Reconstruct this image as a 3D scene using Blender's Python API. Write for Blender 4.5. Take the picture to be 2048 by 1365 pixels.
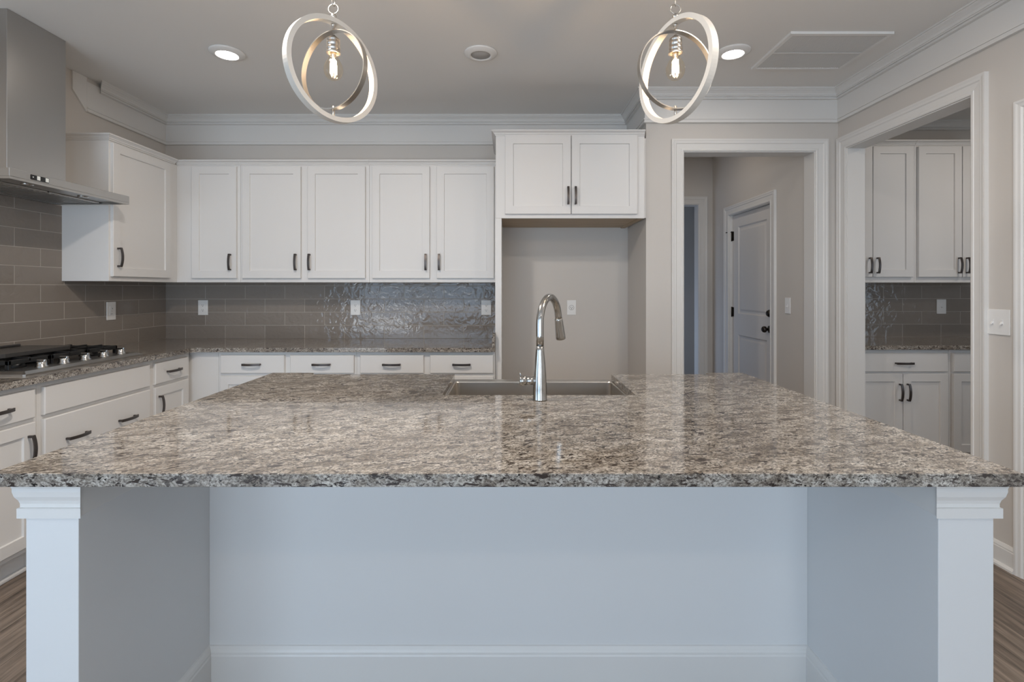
import bpy, bmesh, math, random
from math import pi, sin, cos, radians
from mathutils import Vector, Matrix

random.seed(7)
scene = bpy.context.scene
for o in list(bpy.data.objects):
    bpy.data.objects.remove(o, do_unlink=True)
COL = scene.collection

# ------------------------------------------------------------------ camera
EYE = 1.323
cam_d = bpy.data.cameras.new('camera')
cam = bpy.data.objects.new('camera', cam_d)
COL.objects.link(cam)
cam.location = (0, 0, EYE)
cam.rotation_euler = (pi / 2, 0, 0)
cam_d.sensor_width = 36.0
cam_d.lens = 1000.0 / 2048.0 * 36.0
cam_d.shift_x = 7.0 / 2048.0
cam_d.shift_y = -104.5 / 2048.0
cam_d.clip_start = 0.02
scene.camera = cam

# ------------------------------------------------------------------ colour management, world, daylight
scene.view_settings.view_transform = 'Standard'
scene.view_settings.look = 'None'
scene.view_settings.gamma = 1.0
scene.view_settings.use_curve_mapping = False
scene.view_settings.exposure = -0.04
scene.cycles.use_denoising = True
scene.cycles.max_bounces = 10
scene.cycles.diffuse_bounces = 5
scene.cycles.sample_clamp_indirect = 6.0

world = bpy.data.worlds.new('world')
scene.world = world
world.use_nodes = True
world.node_tree.nodes['Background'].inputs[0].default_value = (0.62, 0.78, 1.0, 1)
world.node_tree.nodes['Background'].inputs[1].default_value = 1.6


def area(name, loc, rot, sx, sy, watts, col):
    d = bpy.data.lights.new(name, 'AREA')
    d.shape = 'RECTANGLE'
    d.size, d.size_y = sx, sy
    d.energy = watts
    d.color = col
    o = bpy.data.objects.new(name, d)
    COL.objects.link(o)
    o.location = loc
    o.rotation_euler = rot
    return o


# daylight entering the windows of the rear room, the pantry and the room past the hall
area('daylight_rear', (-1.85, -2.65, 1.2), (pi / 2, 0, 0), 3.0, 2.0, 66, (0.53, 0.74, 1.0))
area('ground_bounce_fill', (-1.85, -3.2, 0.25), (pi / 2 + radians(42), 0, 0), 3.2, 1.0, 72, (1.0, 0.96, 0.90))  # added fill aimed upward, stands for ground bounce and brightens the ceiling
area('daylight_rear_right', (1.1, -2.65, 1.4), (pi / 2, 0, 0), 1.1, 1.5, 34, (0.80, 0.89, 1.0))
area('added_side_daylight', (-5.45, -0.7, 1.2), (0, -pi / 2, 0), 2.0, 2.2, 34, (0.55, 0.75, 1.0))  # added unseen side light, brightens the island's right inner panel
area('daylight_pantry', (4.45, 1.62, 1.35), (pi / 2, 0, 0), 0.9, 1.2, 6, (0.75, 0.87, 1.0))
area('daylight_hall_room', (0.62, 6.05, 0.7), (0, -pi / 2, 0), 1.2, 0.9, 9.0, (0.50, 0.68, 1.0))
# unseen fill lamps added under the ceiling to brighten walls and rooms
for i, (lx, ly, w) in enumerate([(-0.9, 1.6, 34), (1.338, 1.25, 18), (-1.0, -1.2, 6), (1.2, -1.2, 6), (3.6, 2.9, 10), (1.55, 4.5, 2.7)]):
    d = bpy.data.lights.new('unseen_fill_light', 'AREA')
    d.shape = 'DISK'
    d.size = 0.16
    d.energy = w
    d.color = (1.0, 0.90, 0.80)
    o = bpy.data.objects.new('unseen_fill_light', d)
    COL.objects.link(o)
    o.location = (lx, ly, 2.725)

CEIL = 2.74

# ------------------------------------------------------------------ materials
MATS = {}


def base_mat(name, col, rough=0.5, metal=0.0, spec=0.5):
    m = bpy.data.materials.new(name)
    m.use_nodes = True
    b = m.node_tree.nodes['Principled BSDF']
    b.inputs['Base Color'].default_value = (*col, 1)
    b.inputs['Roughness'].default_value = rough
    b.inputs['Metallic'].default_value = metal
    b.inputs['Specular IOR Level'].default_value = spec
    MATS[name] = m
    return m, m.node_tree.nodes, m.node_tree.links, b


def srgb(r, g, b):
    f = lambda c: (c / 255 / 12.92) if c / 255 <= 0.04045 else ((c / 255 + 0.055) / 1.055) ** 2.4
    return (f(r), f(g), f(b))


def painted(name, col, rough, scale=180, strength=0.03):
    m, n, l, b = base_mat(name, col, rough)
    tc = n.new('ShaderNodeTexCoord')
    no = n.new('ShaderNodeTexNoise')
    no.inputs['Scale'].default_value = scale
    no.inputs['Detail'].default_value = 3
    l.new(tc.outputs['Object'], no.inputs['Vector'])
    bp = n.new('ShaderNodeBump')
    bp.inputs['Strength'].default_value = strength
    bp.inputs['Distance'].default_value = 0.002
    l.new(no.outputs['Fac'], bp.inputs['Height'])
    l.new(bp.outputs['Normal'], b.inputs['Normal'])
    no2 = n.new('ShaderNodeTexNoise')
    no2.inputs['Scale'].default_value = 1.7
    l.new(tc.outputs['Object'], no2.inputs['Vector'])
    mx = n.new('ShaderNodeMix')
    mx.data_type = 'RGBA'
    mx.inputs['A'].default_value = (*[c * 0.985 for c in col], 1)
    mx.inputs['B'].default_value = (*[min(1, c * 1.015) for c in col], 1)
    l.new(no2.outputs['Fac'], mx.inputs['Factor'])
    l.new(mx.outputs['Result'], b.inputs['Base Color'])
    return m


painted('wall_paint', (0.60, 0.565, 0.525), 0.65)
painted('ceiling_paint', (0.80, 0.785, 0.76), 0.8)
painted('trim_white', (0.72, 0.705, 0.68), 0.38, 120, 0.015)
painted('cabinet_white', (0.72, 0.705, 0.685), 0.42, 140, 0.015)
painted('island_paint', (0.71, 0.71, 0.705), 0.5, 140, 0.02)
painted('door_paint', (0.66, 0.64, 0.62), 0.45, 140, 0.015)
painted('plastic_white', (0.80, 0.79, 0.77), 0.35, 60, 0.0)
painted('vent_white', (0.70, 0.69, 0.67), 0.45, 60, 0.0)
painted('lens_grey', (0.42, 0.41, 0.40), 0.5, 60, 0.0)
base_mat('slot_dark', (0.02, 0.02, 0.02), 0.5)
base_mat('handle_metal', (0.095, 0.083, 0.078), 0.38, 0.75)
base_mat('knob_bronze', (0.030, 0.024, 0.020), 0.30, 0.7)
base_mat('cast_iron', (0.012, 0.012, 0.012), 0.42, 0.2)
base_mat('black_gloss', (0.012, 0.012, 0.013), 0.12)
base_mat('iron_plate', (0.055, 0.052, 0.050), 0.28, 0.3)
base_mat('chrome', (0.58, 0.57, 0.55), 0.17, 1.0)
base_mat('ring_wash', (0.70, 0.665, 0.61), 0.42, 0.15)
base_mat('display_white', (0.75, 0.78, 0.76), 0.3)


def brushed(name, col, rough, axis_scale, amount=0.12):
    m, n, l, b = base_mat(name, col, rough, 1.0)
    tc = n.new('ShaderNodeTexCoord')
    mp = n.new('ShaderNodeMapping')
    mp.inputs['Scale'].default_value = axis_scale
    no = n.new('ShaderNodeTexNoise')
    no.inputs['Scale'].default_value = 1.0
    no.inputs['Detail'].default_value = 5
    l.new(tc.outputs['Object'], mp.inputs['Vector'])
    l.new(mp.outputs['Vector'], no.inputs['Vector'])
    mr = n.new('ShaderNodeMapRange')
    mr.inputs['To Min'].default_value = rough - amount / 2
    mr.inputs['To Max'].default_value = rough + amount / 2
    l.new(no.outputs['Fac'], mr.inputs['Value'])
    l.new(mr.outputs['Result'], b.inputs['Roughness'])
    bp = n.new('ShaderNodeBump')
    bp.inputs['Strength'].default_value = 0.05
    bp.inputs['Distance'].default_value = 0.001
    l.new(no.outputs['Fac'], bp.inputs['Height'])
    l.new(bp.outputs['Normal'], b.inputs['Normal'])
    return m


brushed('steel', (0.50, 0.485, 0.465), 0.32, (400, 6, 400))
brushed('sink_steel', (0.62, 0.58, 0.53), 0.30, (6, 300, 300))
brushed('nickel', (0.56, 0.53, 0.49), 0.30, (60, 60, 500), 0.1)
brushed('faucet_steel', (0.50, 0.49, 0.47), 0.17, (300, 300, 8), 0.06)


def emit(name, col, strength):
    m = bpy.data.materials.new(name)
    m.use_nodes = True
    n = m.node_tree.nodes
    n.remove(n['Principled BSDF'])
    e = n.new('ShaderNodeEmission')
    e.inputs[0].default_value = (*col, 1)
    e.inputs[1].default_value = strength
    m.node_tree.links.new(e.outputs[0], n['Material Output'].inputs[0])
    MATS[name] = m


emit('lens_lit', (1.0, 0.92, 0.84), 62)
emit('filament', (1.0, 0.70, 0.42), 560)

# thin bulb glass: a clear film that reflects by its angle
m = bpy.data.materials.new('bulb_glass')
m.use_nodes = True
n, l = m.node_tree.nodes, m.node_tree.links
n.remove(n['Principled BSDF'])
tr = n.new('ShaderNodeBsdfTransparent')
tr.inputs[0].default_value = (0.99, 0.955, 0.89, 1)
gl = n.new('ShaderNodeBsdfGlossy')
gl.inputs['Roughness'].default_value = 0.05
lw = n.new('ShaderNodeLayerWeight')
lw.inputs['Blend'].default_value = 0.35
pw = n.new('ShaderNodeMath')
pw.operation = 'POWER'
pw.inputs[1].default_value = 3.0
l.new(lw.outputs['Facing'], pw.inputs[0])
fr = n.new('ShaderNodeMath')
fr.operation = 'MULTIPLY_ADD'
fr.inputs[1].default_value = 0.45
fr.inputs[2].default_value = 0.03
l.new(pw.outputs[0], fr.inputs[0])
mx = n.new('ShaderNodeMixShader')
l.new(fr.outputs[0], mx.inputs[0])
l.new(tr.outputs[0], mx.inputs[1])
l.new(gl.outputs[0], mx.inputs[2])
l.new(mx.outputs[0], n['Material Output'].inputs[0])
MATS['bulb_glass'] = m

# clear window glass
m2 = m.copy()
m2.name = 'window_glass'
for nd in m2.node_tree.nodes:
    if nd.type == 'BSDF_TRANSPARENT':
        nd.inputs[0].default_value = (0.97, 0.99, 1.0, 1)
MATS['window_glass'] = m2


def granite():
    m, n, l, b = base_mat('granite', (0.4, 0.36, 0.32), 0.09)
    ge = n.new('ShaderNodeNewGeometry')

    def mapped(rot, sc):
        mp = n.new('ShaderNodeMapping')
        mp.inputs['Rotation'].default_value = (0, 0, radians(rot))
        mp.vector_type = 'TEXTURE'          # turn first, then stretch along the turned axis
        mp.inputs['Scale'].default_value = [1.0 / q for q in sc]
        l.new(ge.outputs['Position'], mp.inputs['Vector'])
        return mp

    def noise(mp, scale, detail, rough=0.55, dist=0.0):
        no = n.new('ShaderNodeTexNoise')
        no.inputs['Scale'].default_value = scale
        no.inputs['Detail'].default_value = detail
        no.inputs['Roughness'].default_value = rough
        no.inputs['Distortion'].default_value = dist
        l.new(mp.outputs['Vector'], no.inputs['Vector'])
        return no

    def ramp(src, stops):
        r = n.new('ShaderNodeValToRGB')
        els = r.color_ramp.elements
        while len(els) < len(stops):
            els.new(0.5)
        for e, (p, c) in zip(els, stops):
            e.position = p
            e.color = (*c, 1)
        l.new(src, r.inputs['Fac'])
        return r

    def mix(fac, a, bb, mode='MIX'):
        mx = n.new('ShaderNodeMix')
        mx.data_type = 'RGBA'
        mx.blend_type = mode
        l.new(fac, mx.inputs['Factor']) if not isinstance(fac, float) else None
        if isinstance(fac, float):
            mx.inputs['Factor'].default_value = fac
        l.new(a, mx.inputs['A'])
        if isinstance(bb, tuple):
            mx.inputs['B'].default_value = (*bb, 1)
        else:
            l.new(bb, mx.inputs['B'])
        return mx.outputs['Result']

    flow = mapped(20, (13, 26, 34))
    flow2 = mapped(17, (30, 60, 84))
    fine = mapped(24, (140, 190, 190))
    big = mapped(15, (2.6, 4.2, 4.2))
    nb = noise(big, 1.0, 3)
    n1 = noise(flow, 1.0, 8, 0.70, 0.6)
    c1 = ramp(n1.outputs['Fac'], [(0.32, (0.19, 0.155, 0.13)), (0.45, (0.34, 0.295, 0.25)),
                                  (0.52, (0.49, 0.44, 0.39)), (0.64, (0.60, 0.555, 0.505))])
    # broad drift between pale and brown patches
    cb = ramp(nb.outputs['Fac'], [(0.36, (0.82, 0.79, 0.77)), (0.64, (1.10, 1.09, 1.08))])
    col = mix(1.0, c1.outputs['Color'], cb.outputs['Color'], 'MULTIPLY')
    tone = n.new('ShaderNodeRGB')
    tone.outputs[0].default_value = (0.73, 0.76, 0.77, 1)
    col = mix(1.0, col, tone.outputs[0], 'MULTIPLY')
    # crystals
    n3 = noise(fine, 1.0, 3, 0.65, 0.4)
    c3 = ramp(n3.outputs['Fac'], [(0.36, (0.36, 0.33, 0.31)), (0.48, (0.95, 0.94, 0.93)), (0.62, (1.5, 1.49, 1.47))])
    col = mix(0.9, col, c3.outputs['Color'], 'MULTIPLY')
    # dark grains a few millimetres wide
    grain = mapped(22, (74, 118, 135))
    n6 = noise(grain, 1.0, 3, 0.6, 0.8)
    r6 = ramp(n6.outputs['Fac'], [(0.560, (0, 0, 0)), (0.605, (0.85, 0.85, 0.85))])
    col = mix(r6.outputs['Color'], col, (0.060, 0.050, 0.045))
    # thin wandering brown seams
    seam = mapped(14, (16, 36, 36))
    n5 = noise(seam, 1.0, 6, 0.62, 1.6)
    r5 = ramp(n5.outputs['Fac'], [(0.480, (0, 0, 0)), (0.498, (0.6, 0.6, 0.6)), (0.502, (0.6, 0.6, 0.6)), (0.520, (0, 0, 0))])
    col = mix(r5.outputs['Color'], col, (0.10, 0.078, 0.066))
    # dark flecks, long brown ones and small black ones
    n2 = noise(flow2, 1.0, 5, 0.58, 0.9)
    r2 = ramp(n2.outputs['Fac'], [(0.580, (0, 0, 0)), (0.615, (1, 1, 1))])
    col = mix(r2.outputs['Color'], col, (0.042, 0.032, 0.028))
    flow3 = mapped(20, (52, 82, 110))
    n4 = noise(flow3, 1.0, 3, 0.5, 1.4)
    r4 = ramp(n4.outputs['Fac'], [(0.635, (0, 0, 0)), (0.665, (1, 1, 1))])
    col = mix(r4.outputs['Color'], col, (0.014, 0.013, 0.013))
    l.new(col, b.inputs['Base Color'])
    b.inputs['Coat Weight'].default_value = 0.35
    b.inputs['Coat Roughness'].default_value = 0.03
    return m


granite()


def tile(name, plane, width, row, phase):
    """glazed hand-made wall tile; plane 'xz' or 'yz'"""
    m, n, l, b = base_mat(name, (0.16, 0.15, 0.14), 0.08, 0.0, 0.36)
    ge = n.new('ShaderNodeNewGeometry')
    sp = n.new('ShaderNodeSeparateXYZ')
    l.new(ge.outputs['Position'], sp.inputs[0])
    cb = n.new('ShaderNodeCombineXYZ')
    ax = n.new('ShaderNodeMath')
    ax.operation = 'ADD'
    ax.inputs[1].default_value = -phase - 0.5 * width + 40 * width
    l.new(sp.outputs['X' if plane == 'xz' else 'Y'], ax.inputs[0])
    az = n.new('ShaderNodeMath')
    az.operation = 'ADD'
    az.inputs[1].default_value = -0.914 + 10 * row
    l.new(sp.outputs['Z'], az.inputs[0])
    l.new(ax.outputs[0], cb.inputs[0])
    l.new(az.outputs[0], cb.inputs[1])
    br = n.new('ShaderNodeTexBrick')
    br.offset = 0.5
    br.offset_frequency = 2
    br.inputs['Scale'].default_value = 1.0
    br.inputs['Brick Width'].default_value = width
    br.inputs['Row Height'].default_value = row
    br.inputs['Mortar Size'].default_value = 0.0022
    br.inputs['Mortar Smooth'].default_value = 0.3
    br.inputs['Color1'].default_value = (0.232, 0.202, 0.175, 1)
    br.inputs['Color2'].default_value = (0.272, 0.239, 0.209, 1)
    br.inputs['Mortar'].default_value = (0.47, 0.43, 0.38, 1)
    l.new(cb.outputs[0], br.inputs['Vector'])
    l.new(br.outputs['Color'], b.inputs['Base Color'])
    # glaze: rough grout, shiny face
    mr = n.new('ShaderNodeMapRange')
    mr.inputs['To Min'].default_value = 0.06
    mr.inputs['To Max'].default_value = 0.7
    l.new(br.outputs['Fac'], mr.inputs['Value'])
    l.new(mr.outputs['Result'], b.inputs['Roughness'])
    # waviness of the glaze + sunk grout; each tile sits at its own slight tilt
    no = n.new('ShaderNodeTexNoise')
    no.inputs['Scale'].default_value = 17
    no.inputs['Detail'].default_value = 2.5
    no.inputs['Roughness'].default_value = 0.5
    no.inputs['Distortion'].default_value = 0.8
    l.new(cb.outputs[0], no.inputs['Vector'])
    mul = n.new('ShaderNodeMath')
    mul.operation = 'MULTIPLY'
    mul.inputs[1].default_value = 0.0036
    l.new(no.outputs['Fac'], mul.inputs[0])
    gr = n.new('ShaderNodeMath')
    gr.operation = 'MULTIPLY_ADD'
    gr.inputs[1].default_value = -0.0012
    l.new(br.outputs['Fac'], gr.inputs[0])
    l.new(mul.outputs[0], gr.inputs[2])
    bp = n.new('ShaderNodeBump')
    bp.inputs['Strength'].default_value = 1.0
    bp.inputs['Distance'].default_value = 1.0
    l.new(gr.outputs[0], bp.inputs['Height'])
    l.new(bp.outputs['Normal'], b.inputs['Normal'])
    return m


tile('tile_back', 'xz', 0.327, 0.1085, -2.33)
tile('tile_left', 'yz', 0.320, 0.1085, 3.493)
tile('tile_pantry', 'xz', 0.327, 0.1085, 3.02)


def wood_floor():
    m, n, l, b = base_mat('floor_wood', (0.2, 0.16, 0.13), 0.42)
    ge = n.new('ShaderNodeNewGeometry')
    mp = n.new('ShaderNodeMapping')
    mp.inputs['Rotation'].default_value = (0, 0, pi / 2)
    l.new(ge.outputs['Position'], mp.inputs['Vector'])
    br = n.new('ShaderNodeTexBrick')
    br.offset = 0.37
    br.inputs['Scale'].default_value = 1.0
    br.inputs['Brick Width'].default_value = 1.22
    br.inputs['Row Height'].default_value = 0.178
    br.inputs['Mortar Size'].default_value = 0.0012
    br.inputs['Color1'].default_value = (0.17, 0.128, 0.098, 1)
    br.inputs['Color2'].default_value = (0.30, 0.245, 0.198, 1)
    br.inputs['Mortar'].default_value = (0.05, 0.04, 0.03, 1)
    l.new(mp.outputs['Vector'], br.inputs['Vector'])
    m2 = n.new('ShaderNodeMapping')
    m2.inputs['Scale'].default_value = (38, 2.4, 1)
    l.new(ge.outputs['Position'], m2.inputs['Vector'])
    no = n.new('ShaderNodeTexNoise')
    no.inputs['Scale'].default_value = 1.0
    no.inputs['Detail'].default_value = 7
    no.inputs['Roughness'].default_value = 0.65
    no.inputs['Distortion'].default_value = 0.6
    l.new(m2.outputs['Vector'], no.inputs['Vector'])
    r = n.new('ShaderNodeValToRGB')
    e = r.color_ramp.elements
    e[0].position, e[0].color = 0.33, (0.30, 0.28, 0.26, 1)
    e[1].position, e[1].color = 0.66, (1.25, 1.22, 1.2, 1)
    l.new(no.outputs['Fac'], r.inputs['Fac'])
    mx = n.new('ShaderNodeMix')
    mx.data_type = 'RGBA'
    mx.blend_type = 'MULTIPLY'
    mx.inputs['Factor'].default_value = 1.0
    l.new(br.outputs['Color'], mx.inputs['A'])
    l.new(r.outputs['Color'], mx.inputs['B'])
    l.new(mx.outputs['Result'], b.inputs['Base Color'])


wood_floor()


def raw_wood():
    m, n, l, b = base_mat('raw_wood', (0.42, 0.32, 0.21), 0.55)
    tc = n.new('ShaderNodeTexCoord')
    mp = n.new('ShaderNodeMapping')
    mp.inputs['Scale'].default_value = (3, 40, 40)
    l.new(tc.outputs['Object'], mp.inputs['Vector'])
    no = n.new('ShaderNodeTexNoise')
    no.inputs['Scale'].default_value = 1.0
    no.inputs['Detail'].default_value = 5
    l.new(mp.outputs['Vector'], no.inputs['Vector'])
    r = n.new('ShaderNodeValToRGB')
    e = r.color_ramp.elements
    e[0].position, e[0].color = 0.3, (0.38, 0.28, 0.18, 1)
    e[1].position, e[1].color = 0.7, (0.52, 0.41, 0.28, 1)
    l.new(no.outputs['Fac'], r.inputs['Fac'])
    l.new(r.outputs['Color'], b.inputs['Base Color'])


raw_wood()

# ------------------------------------------------------------------ mesh helpers
WORLD_ORG = {}


class MB:
    """collects shapes in world coordinates and links them as one mesh object"""

    def __init__(self, f=None):
        self.bm = bmesh.new()
        self.f = f or (lambda a, b, c: (a, b, c))

    def _add(self, verts, faces, smooth=False):
        vs = [self.bm.verts.new(self.f(*v)) for v in verts]
        for fc in faces:
            try:
                fa = self.bm.faces.new([vs[i] for i in fc])
                fa.smooth = smooth
            except ValueError:
                pass
        return self

    def box(self, a0, a1, b0, b1, c0, c1, ch=0.0):
        if ch <= 0:
            v = [(a, b, c) for a in (a0, a1) for b in (b0, b1) for c in (c0, c1)]
            return self._add(v, [(0, 1, 3, 2), (4, 6, 7, 5), (0, 4, 5, 1), (2, 3, 7, 6), (0, 2, 6, 4), (1, 5, 7, 3)])
        t = bmesh.new()
        v = [t.verts.new((a, b, c)) for a in (a0, a1) for b in (b0, b1) for c in (c0, c1)]
        for q in [(0, 1, 3, 2), (4, 6, 7, 5), (0, 4, 5, 1), (2, 3, 7, 6), (0, 2, 6, 4), (1, 5, 7, 3)]:
            t.faces.new([v[i] for i in q])
        bmesh.ops.bevel(t, geom=t.edges[:], offset=ch, segments=2, affect='EDGES', profile=0.5)
        t.verts.index_update()
        vv = [tuple(x.co) for x in t.verts]
        ff = [[x.index for x in fa.verts] for fa in t.faces]
        t.free()
        return self._add(vv, ff)

    def poly(self, pts, c0, c1):
        """pts (a,b) outline extruded from c0 to c1"""
        k = len(pts)
        v = [(a, b, c0) for a, b in pts] + [(a, b, c1) for a, b in pts]
        f = [tuple(range(k)), tuple(range(k, 2 * k))] + [(i, (i + 1) % k, k + (i + 1) % k, k + i) for i in range(k)]
        return self._add(v, f)

    def tube(self, path, rads, seg=20, caps=True, smooth=True):
        path = [Vector(p) for p in path]
        if not isinstance(rads, (list, tuple)):
            rads = [rads] * len(path)
        k = len(path)
        tan = []
        for i in range(k):
            t = path[min(i + 1, k - 1)] - path[max(i - 1, 0)]
            tan.append(t.normalized())
        up = Vector((0, 0, 1)) if abs(tan[0].z) < 0.9 else Vector((1, 0, 0))
        u = tan[0].cross(up).normalized()
        verts, faces = [], []
        for i in range(k):
            u = (u - tan[i] * u.dot(tan[i])).normalized()
            w = tan[i].cross(u)
            for j in range(seg):
                a = 2 * pi * j / seg
                verts.append(tuple(path[i] + (u * cos(a) + w * sin(a)) * rads[i]))
        for i in range(k - 1):
            for j in range(seg):
                faces.append((i * seg + j, i * seg + (j + 1) % seg, (i + 1) * seg + (j + 1) % seg, (i + 1) * seg + j))
        if caps:
            faces.append(tuple(range(seg)))
            faces.append(tuple((k - 1) * seg + j for j in range(seg)))
        self._add(verts, faces, smooth)
        for fa in self.bm.faces:
            if len(fa.verts) > 4:
                fa.smooth = False
        return self

    def lathe(self, c, prof, seg=32, axis='z', smooth=True, close=False):
        """prof: (radius, height) along axis from point c"""
        cx, cy, cz = c
        k = len(prof)
        verts, faces = [], []
        for (r, h) in prof:
            for j in range(seg):
                a = 2 * pi * j / seg
                p, q = r * cos(a), r * sin(a)
                if axis == 'z':
                    verts.append((cx + p, cy + q, cz + h))
                elif axis == 'x':
                    verts.append((cx + h, cy + p, cz + q))
                else:
                    verts.append((cx + p, cy + h, cz + q))
        rng = k if close else k - 1
        for i in range(rng):
            i2 = (i + 1) % k
            for j in range(seg):
                faces.append((i * seg + j, i * seg + (j + 1) % seg, i2 * seg + (j + 1) % seg, i2 * seg + j))
        if not close:
            if prof[0][0] > 1e-6:
                faces.append(tuple(range(seg)))
            if prof[-1][0] > 1e-6:
                faces.append(tuple((k - 1) * seg + j for j in range(seg)))
        self._add(verts, faces, smooth)
        bmesh.ops.remove_doubles(self.bm, verts=self.bm.verts[:], dist=1e-6)
        for fa in self.bm.faces:
            if len(fa.verts) > 4:
                fa.smooth = False
        return self

    def sweep(self, path, prof, side=1, start=None, end=None, smooth=False):
        """profile (offset, height) swept along a flat path with mitred corners.
        offset goes to the right of travel (side=1) or left (side=-1)"""
        P = [Vector(p) for p in path]
        k, q = len(P), len(prof)
        nr = []
        for i in range(k - 1):
            d = (P[i + 1] - P[i]).normalized()
            nr.append(Vector((d.y, -d.x)) * side)
        verts, faces = [], []
        for i in range(k):
            if i == 0:
                mdir = Vector(start) if start else nr[0]
            elif i == k - 1:
                mdir = Vector(end) if end else nr[-1]
            else:
                a, b = nr[i - 1], nr[i]
                mdir = (a + b) / (1 + a.dot(b))
            for (o, h) in prof:
                p = P[i] + mdir * o
                verts.append((p.x, p.y, h))
        for i in range(k - 1):
            for j in range(q):
                j2 = (j + 1) % q
                faces.append((i * q + j, i * q + j2, (i + 1) * q + j2, (i + 1) * q + j))
        faces.append(tuple(range(q)))
        faces.append(tuple((k - 1) * q + j for j in range(q)))
        return self._add(verts, faces, smooth)

    def shaker(self, a0, a1, c0, c1, o0, o1, rail=0.056, dep=0.009, ch=0.002):
        """one panelled door; a = width, second axis = outward, c = height"""
        def ring(x0, x1, z0, z1, o):
            return [(x0, o, z0), (x1, o, z0), (x1, o, z1), (x0, o, z1)]
        rs = [ring(a0, a1, c0, c1, o0), ring(a0, a1, c0, c1, o1 - ch),
              ring(a0 + ch, a1 - ch, c0 + ch, c1 - ch, o1)]
        if rail:
            r = rail
            rs += [ring(a0 + r, a1 - r, c0 + r, c1 - r, o1),
                   ring(a0 + r + .0025, a1 - r - .0025, c0 + r + .0025, c1 - r - .0025, o1 - dep)]
        v = [p for q in rs for p in q]
        f = [(0, 1, 2, 3)]
        for i in range(len(rs) - 1):
            for j in range(4):
                f.append((i * 4 + j, i * 4 + (j + 1) % 4, i * 4 + 4 + (j + 1) % 4, i * 4 + 4 + j))
        e = (len(rs) - 1) * 4
        f.append((e, e + 1, e + 2, e + 3))
        return self._add(v, f)

    def build(self, name, mat, parent=None, org=None, label=None):
        bm = self.bm
        bmesh.ops.recalc_face_normals(bm, faces=bm.faces[:])
        xs = [v.co for v in bm.verts]
        lo = Vector((min(v.x for v in xs), min(v.y for v in xs), min(v.z for v in xs)))
        hi = Vector((max(v.x for v in xs), max(v.y for v in xs), max(v.z for v in xs)))
        o_ = Vector(org) if org else Vector(((lo.x + hi.x) / 2, (lo.y + hi.y) / 2, lo.z))
        for v in bm.verts:
            v.co -= o_
        me = bpy.data.meshes.new(name)
        bm.to_mesh(me)
        bm.free()
        me.materials.append(MATS[mat])
        ob = bpy.data.objects.new(name, me)
        COL.objects.link(ob)
        WORLD_ORG[ob.name] = o_
        if parent:
            ob.parent = parent
            ob.location = o_ - WORLD_ORG[parent.name]
        else:
            ob.location = o_
        if label:
            ob['label'] = label
        return ob


def thing(name, label, cat, loc, group=None):
    o = bpy.data.objects.new(name, None)
    o.empty_display_size = 0.05
    COL.objects.link(o)
    o.location = loc
    WORLD_ORG[o.name] = Vector(loc)
    o['label'] = label
    o['category'] = cat
    if group:
        o['group'] = group
    return o


def tag(o, label, cat, group=None):
    o['label'] = label
    o['category'] = cat
    if group:
        o['group'] = group
    return o


def struct(o):
    o['kind'] = 'structure'
    return o


# ------------------------------------------------------------------ dimensions of the shell
XL, YB, XA, YD, XR = -2.83, 4.124, 0.984, 3.577, 2.357
XP = 2.477            # pantry side of the right-hand wall
YP = 4.258            # pantry back wall
XH, YH = 2.20, 5.39   # hall right wall, hall end wall

# ------------------------------------------------------------------ floor, ceiling, walls
struct(MB().box(-5.3, 5.4, -2.5, 7.3, -0.08, 0).build('floor', 'floor_wood'))
struct(MB().box(-5.3, 5.4, -2.5, 7.3, CEIL, CEIL + 0.1).build('ceiling', 'ceiling_paint'))
struct(MB().box(XL - .12, XA, YB, YB + .12, 0, CEIL).build('wall_back', 'wall_paint'))
struct(MB().box(XL - .12, XL, 1.1, YB, 0, CEIL).build('wall_left', 'wall_paint'))
struct(MB().box(-5.3, XL - .12, 1.1, 1.22, 0, CEIL).build('wall_left_return', 'wall_paint'))
struct(MB().box(XA, 1.09, YD, YH, 0, CEIL).build('wall_alcove', 'wall_paint'))


def wall_y(name, x0, x1, y0, y1, holes):
    """wall along X, holes (x0, x1, z0, z1) cut out"""
    mb = MB()
    xs = sorted(set([x0, x1] + [h[0] for h in holes] + [h[1] for h in holes]))
    for a, b in zip(xs[:-1], xs[1:]):
        hh = [h for h in holes if h[0] <= a + 1e-6 and h[1] >= b - 1e-6]
        if not hh:
            mb.box(a, b, y0, y1, 0, CEIL)
        else:
            h = hh[0]
            if h[2] > 0:
                mb.box(a, b, y0, y1, 0, h[2])
            mb.box(a, b, y0, y1, h[3], CEIL)
    bmesh.ops.remove_doubles(mb.bm, verts=mb.bm.verts[:], dist=1e-5)
    return struct(mb.build(name, 'wall_paint'))


def wall_x(name, y0, y1, x0, x1, holes):
    mb = MB()
    ys = sorted(set([y0, y1] + [h[0] for h in holes] + [h[1] for h in holes]))
    for a, b in zip(ys[:-1], ys[1:]):
        hh = [h for h in holes if h[0] <= a + 1e-6 and h[1] >= b - 1e-6]
        if not hh:
            mb.box(x0, x1, a, b, 0, CEIL)
        else:
            h = hh[0]
            if h[2] > 0:
                mb.box(x0, x1, a, b, 0, h[2])
            mb.box(x0, x1, a, b, h[3], CEIL)
    bmesh.ops.remove_doubles(mb.bm, verts=mb.bm.verts[:], dist=1e-5)
    return struct(mb.build(name, 'wall_paint'))


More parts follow.
